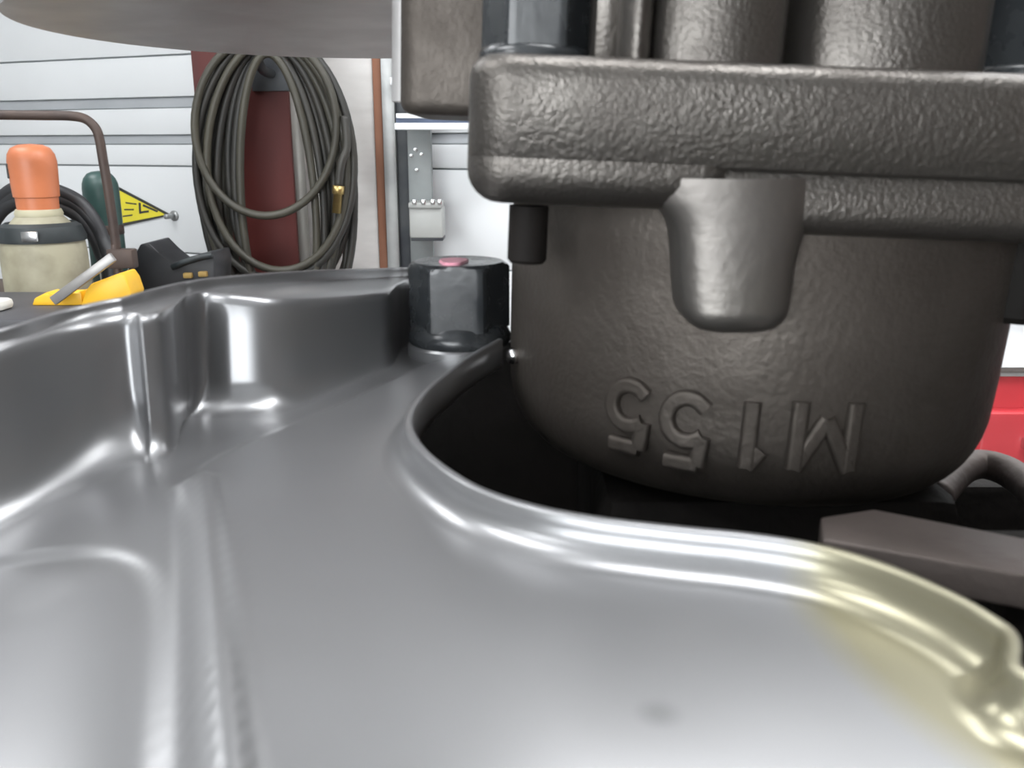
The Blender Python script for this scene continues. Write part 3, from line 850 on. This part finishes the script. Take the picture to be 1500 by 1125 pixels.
# ---- yellow warning pennant on the wall -----------------------------------
def wpt(x, y, off): return wallp(x, y, off)
sg = empty('warning_sign', wpt(200, 305, 0.03)); so = Vector(sg.location)
tri = [(152, 262), (252, 315), (152, 338)]
prism('sign_border', [wpt(x, y, 0.026) - so for x, y in tri], WN * 0.004, MAT['sign_black'], sg)
prism('sign_face', [wpt(x, y, 0.031) - so for x, y in [(154, 268), (243, 314.5), (154, 332)]], WN * 0.002, MAT['sign_yellow'], sg)
for s_ in ([(203, 297), (206, 297), (207, 313), (204, 313)], [(204, 310), (218, 308), (218, 311), (205, 313)], [(210, 299), (232, 309), (230, 311), (209, 302)],
           [(184, 296), (200, 298), (200, 300), (184, 298)], [(182, 306), (196, 306), (196, 308), (182, 308)], [(180, 316), (194, 314), (194, 316), (180, 318)]):
    prism('sign_mark', [wpt(x, y, 0.0335) - so for x, y in s_], WN * 0.0008, MAT['sign_black'], sg)
tag(sg, 'yellow triangular warning pennant with black border on the white wall', 'sign')
nl = empty('wall_hook', wpt(256, 316, 0.024))
t_ = tube('hook_pin', [(0, 0, 0), WN * 0.05], 0.010, MAT['galvanised'], nl)
tube('hook_washer', [WN * 0.0, WN * 0.006], 0.020, MAT['galvanised'], nl, 14)
tag(nl, 'small grey hook at the tip of the yellow pennant', 'hook')

# ---- gas cylinder with orange cap -----------------------------------------
YG = 2.0
top = pY(50, 211, YG)
k = (pY(84, 260, YG).x - pY(18, 260, YG).x) / 2
gc = empty('gas_cylinder', (pY(50, 260, YG).x, YG, 0))
zz = lambda py, Y=YG: pY(50, py, Y).z
rB = (pY(118, 380, YG).x - pY(2, 380, YG).x) / 2
zsh = zz(318); 
body = [(0, 0.012), (rB - 0.01, 0.012), (rB, 0.027), (rB, zz(372)), (rB * 0.97, zz(352)), (rB * 0.86, zz(338)), (rB * 0.66, zz(324)), (k * 0.92, zz(314)), (k * 0.80, zz(309)), (0, zz(309))]
lathe('body', body, MAT['cream_paint'], gc, 40)
lathe('neck_ring', [(0, zz(316)), (k * 0.98, zz(316)), (k * 1.0, zz(312)), (k * 0.93, zz(306)), (0, zz(306))], MAT['cream_plain'], gc, 32)
cap = [(0, zz(308)), (k * 0.86, zz(308)), (k * 0.88, zz(289)), (k * 0.94, zz(288)), (k * 0.97, zz(270)), (k, zz(245)), (k, zz(236)), (k * 0.95, zz(226)), (k * 0.80, zz(217)), (k * 0.5, zz(212)), (0, zz(210.5))]
vc = lathe('valve_cap', cap, MAT['orange_cap'], gc, 36)
for s in (-1,):                         # the slot of the cap
    bm = bmesh.new(); bm_box(bm, (k * 0.76 * s, -k * 0.63, zz(250)), (0.006, 0.006, 0.032), 0.002)
    bm_obj('cap_slot', bm, MAT['sign_black'], vc)
st_ = lathe('strap', [(rB * 0.70, zz(346)), (rB * 1.015, zz(352)), (rB * 1.03, zz(346)), (rB * 0.93, zz(330)), (rB * 0.80, zz(325)), (rB * 0.60, zz(330))], MAT['strap_black'], gc, 40)
bk = box('strap_buckle', (0.02, -rB * 0.985, zz(341)), (0.035, 0.012, 0.022), MAT['chrome'], st_, 0.003)
tag(gc, 'dirty cream gas cylinder with orange valve cap and black strap', 'gas cylinder')
# black hose slung over the cylinder's shoulder
th = empty('torch_hose', (pY(50, 300, YG).x, YG + 0.12, 0)); to = Vector(th.location)
for dy, dx, dr in ((0, 0, 0), (10, 3, .01), (20, -2, .02)):
    tube('hose_strand', [p - to for p in smooth_curve([pY(-60 + dx, 420 + dy, YG + .16), pY(-25 + dx, 340 + dy, YG + .15), pY(5 + dx, 288 + dy, YG + .13), pY(45, 272 + dy, YG + .12), pY(95 + dx, 284 + dy, YG + .12), pY(125 + dx, 305 + dy, YG + .12), pY(150 + dx, 350 + dy, YG + .12), pY(165 + dx, 430 + dy, YG + .1), pY(170 + dx, 800, YG + .1)], 6)], 0.0165, MAT['black_plastic'], th)
tag(th, 'thick black torch hose looped behind the orange capped cylinder', 'hose')

# ---- cart with bent pipe handle -------------------------------------------
YP = 1.86
ct = empty('cylinder_cart', (pY(100, 300, YP).x, YP, 0)); co_ = Vector(ct.location)
hp = [pY(-90, 166, YP), pY(-20, 168, YP), pY(60, 169, YP), pY(105, 170, YP), pY(126, 175, YP), pY(140, 188, YP), pY(146, 205, YP), pY(151, 235, YP), pY(158, 275, YP), pY(166, 330, YP), pY(172, 375, YP), pY(176, 420, YP)]
end = hp[-1].copy(); end.z = 0.04
tube('handle_pipe', [p - co_ for p in smooth_curve(hp + [end], 6)], 0.0095, MAT['pipe_rust'], ct, 12)
p0 = hp[0] - co_; 
tube('handle_pipe', smooth_curve([p0, p0 + Vector((-.05, 0, -.02)), p0 + Vector((-.07, 0, -.1)), Vector((p0.x - .07, 0, 0.04))], 6), 0.0095, MAT['pipe_rust'], ct, 12)
box('base_plate', (-0.08, 0.12, 0.006), (0.62, 0.32, 0.012), MAT['pipe_rust'], ct, 0.002)
for s in (-1, 1):
    tube('wheel', [(-0.08 + s * 0.36, 0.25, 0.10), (-0.08 + s * 0.40, 0.25, 0.10)], 0.10, MAT['black_plastic'], ct, 24)
tube('axle', [(-0.44, 0.25, 0.10), (0.28, 0.25, 0.10)], 0.01, MAT['pipe_rust'], ct)
br = box('clamp_bracket', hp[-2] - co_ + Vector((0.01, 0.0, -0.005)), (0.055, 0.03, 0.04), MAT['pipe_rust'], ct, 0.004)
tag(ct, 'rusty brown pipe cart with bent handle beside the gas cylinder', 'cart')

# ---- bench with the green bottle, black case, odds and ends ---------------
ZB = 0.93
bench = empty('workbench', (-1.33, 2.38, 0))
box('bench_top', (0, 0, ZB - 0.02), (1.20, 0.36, 0.04), MAT['bench_wood'], bench, 0.004)
for sx in (-1, 1):
    for sy in (-1, 1):
        box('leg', (sx * 0.55, sy * 0.14, (ZB - 0.04) / 2), (0.06, 0.06, ZB - 0.04), MAT['steel_paint'], bench, 0.003)
box('apron', (0, -0.14, ZB - 0.10), (1.04, 0.03, 0.10), MAT['steel_paint'], bench, 0.003)
tag(bench, 'dark workbench against the white wall behind the gas cylinder', 'bench')
YGB = 2.26
g0 = pY(150, 300, YGB); rg = (pY(175, 300, YGB).x - pY(125, 300, YGB).x) / 2
zt_ = pY(150, 250, YGB).z
gb = empty('green_bottle', (g0.x, YGB, ZB))
h_ = zt_ - ZB
lathe('body', [(0, 0), (rg * .94, 0), (rg, 0.008), (rg, h_ - rg * 1.0), (rg * .97, h_ - rg * .72), (rg * .86, h_ - rg * .42), (rg * .66, h_ - rg * .17), (rg * .4, h_ - rg * 0.05), (0, h_)], MAT['green_bottle'], gb, 32)
zc_ = pY(150, 336, YGB).z - ZB
lathe('band', [(rg * 1.0, zc_ - .012), (rg * 1.03, zc_ - .010), (rg * 1.03, zc_ + .010), (rg * 1.0, zc_ + .012)], MAT['pipe_rust'], gb, 32)
tag(gb, 'dark green round-topped gas bottle behind the brown pipe', 'gas bottle')
# black tool case
def zof(py, Y): return pY(200, py, Y).z
YK = 2.31
kc = empty('tool_case', (pY(245, 400, YK).x, YK, ZB)); ko = Vector(kc.location)
poly = [(182, 470), (182, 412), (192, 384), (205, 358), (218, 355), (234, 372), (250, 388), (285, 376), (312, 370), (316, 385), (318, 470)]
pp = [pY(x, y, YK) for x, y in poly]
for p in pp: p.z = max(p.z, ZB)
prism('case_body', [p - ko for p in pp], (0, 0.14, 0), MAT['black_plastic'], kc, 0.004)
tube('case_handle', [pY(x, y, YK - .012) - ko for x, y in [(252, 392), (270, 384), (296, 376), (310, 374)]], 0.008, MAT['strap_black'], kc)
for (x, y) in ((268, 400), (290, 398)):
    pxbox('latch', x, y, x + 12, y + 8, YK - .012, 0.02, 'ochre_scrap', kc, 0.003, ko)
tag(kc, 'black peaked tool case with small ochre latches on the workbench', 'tool case')
o = pxbox('white_valve', 141, 346, 158, 372, 2.205, 0.012, 'cloth_white', None, 0.006)
o.location.z = 0
lo = min((o.matrix_world @ v.co).z for v in o.data.vertices)
for v in o.data.vertices:
    if v.co.z < lo + 0.012: v.co.z -= lo - ZB
tag(o, 'small white block standing under the green bottle on the bench', 'block')

# ---- side stand with yellow clamp -----------------------------------------
YS = 1.60; ZS = pY(100, 449, YS).z
sd_ = empty('tool_stand', (pY(95, 440, YS).x - 0.12, YS + 0.02, 0))
box('top_tray', (0, 0, ZS - 0.012), (0.62, 0.30, 0.024), MAT['steel_paint'], sd_, 0.003)
for sx in (-1, 1):
    for sy in (-1, 1):
        box('leg', (sx * 0.28, sy * 0.12, (ZS - 0.024) / 2), (0.03, 0.03, ZS - 0.024), MAT['steel_paint'], sd_, 0.002)
tag(sd_, 'dark steel tool stand under the yellow clamp', 'stand')
yc = empty('bar_clamp', (pY(110, 449, YS).x, YS, ZS)); yo = Vector(yc.location)
poly = [(118, 452), (124, 428), (132, 416), (178, 399), (186, 410), (193, 430), (190, 452)]
pp = [pY(x, y, YS) for x, y in poly]
for p in pp: p.z = max(p.z, ZS)
prism('clamp_jaw', [p - yo for p in pp], (0, 0.06, 0), MAT['yellow_plastic'], yc, 0.004)
poly = [(47, 453), (50, 437), (68, 428), (80, 434), (105, 432), (118, 426), (122, 453)]
pp = [pY(x, y, YS + .01) for x, y in poly]
for p in pp: p.z = max(p.z, ZS)
prism('clamp_handle', [p - yo for p in pp], (0, 0.045, 0), MAT['yellow_plastic'], yc, 0.003)
a = pY(78, 441, YS - 0.012) - yo; b_ = pY(166, 376, YS - 0.012) - yo
d = (b_ - a); ang = math.atan2(d.z, d.x)
bar = box('clamp_bar', (a + b_) / 2, (d.length, 0.010, 0.017), MAT['grey_bar'], yc, 0.002, mtx=Matrix.Rotation(-ang, 3, 'Y'))
tag(yc, 'yellow plastic bar clamp with slanting grey steel bar', 'clamp')
wb = pxbox('white_rag', -60, 452, 0, 468, YS - .06, 0.05, 'cloth_white', None, 0.008)
wb.location.z = ZS - min(v.co.z for v in wb.data.vertices)
tag(wb, 'folded white rag on the tool stand beside the yellow clamp', 'rag')

# ---- red tool chest on the right ------------------------------------------
YT = 0.95
zt_r = pY(1480, 545, YT).z
rc = empty('tool_chest', (pY(1420, 600, YT).x + 0.30, YT + 0.22, 0)); 
rw, rd = 0.62, 0.42
box('cabinet', (0, 0.01, zt_r / 2 + 0.03), (rw, rd, zt_r - 0.06), MAT['red_paint'], rc, 0.006)
nd = 5; dh = (zt_r - 0.14) / nd
for i in range(nd):
    zc2 = 0.10 + dh * (i + 0.5)
    dr = box('drawer', (0, -rd / 2 - 0.002, zc2), (rw - 0.05, 0.025, dh - 0.012), MAT['red_paint'], rc, 0.004)
    box('handle', (0, -rd / 2 - 0.022, zc2 + dh * 0.28), (rw - 0.14, 0.018, 0.014), MAT['chrome'], dr, 0.003)
box('top_rim', (0, 0.01, zt_r - 0.004), (rw + 0.01, rd + 0.01, 0.012), MAT['chrome'], rc, 0.003)
for sx in (-1, 1):
    for sy in (-1, 1):
        tube('caster', [(sx * 0.25 - 0.015, sy * 0.15, 0.032), (sx * 0.25 + 0.015, sy * 0.15, 0.032)], 0.032, MAT['black_plastic'], rc, 16)
tag(rc, 'glossy red tool chest on casters beyond the oil pump', 'tool chest')
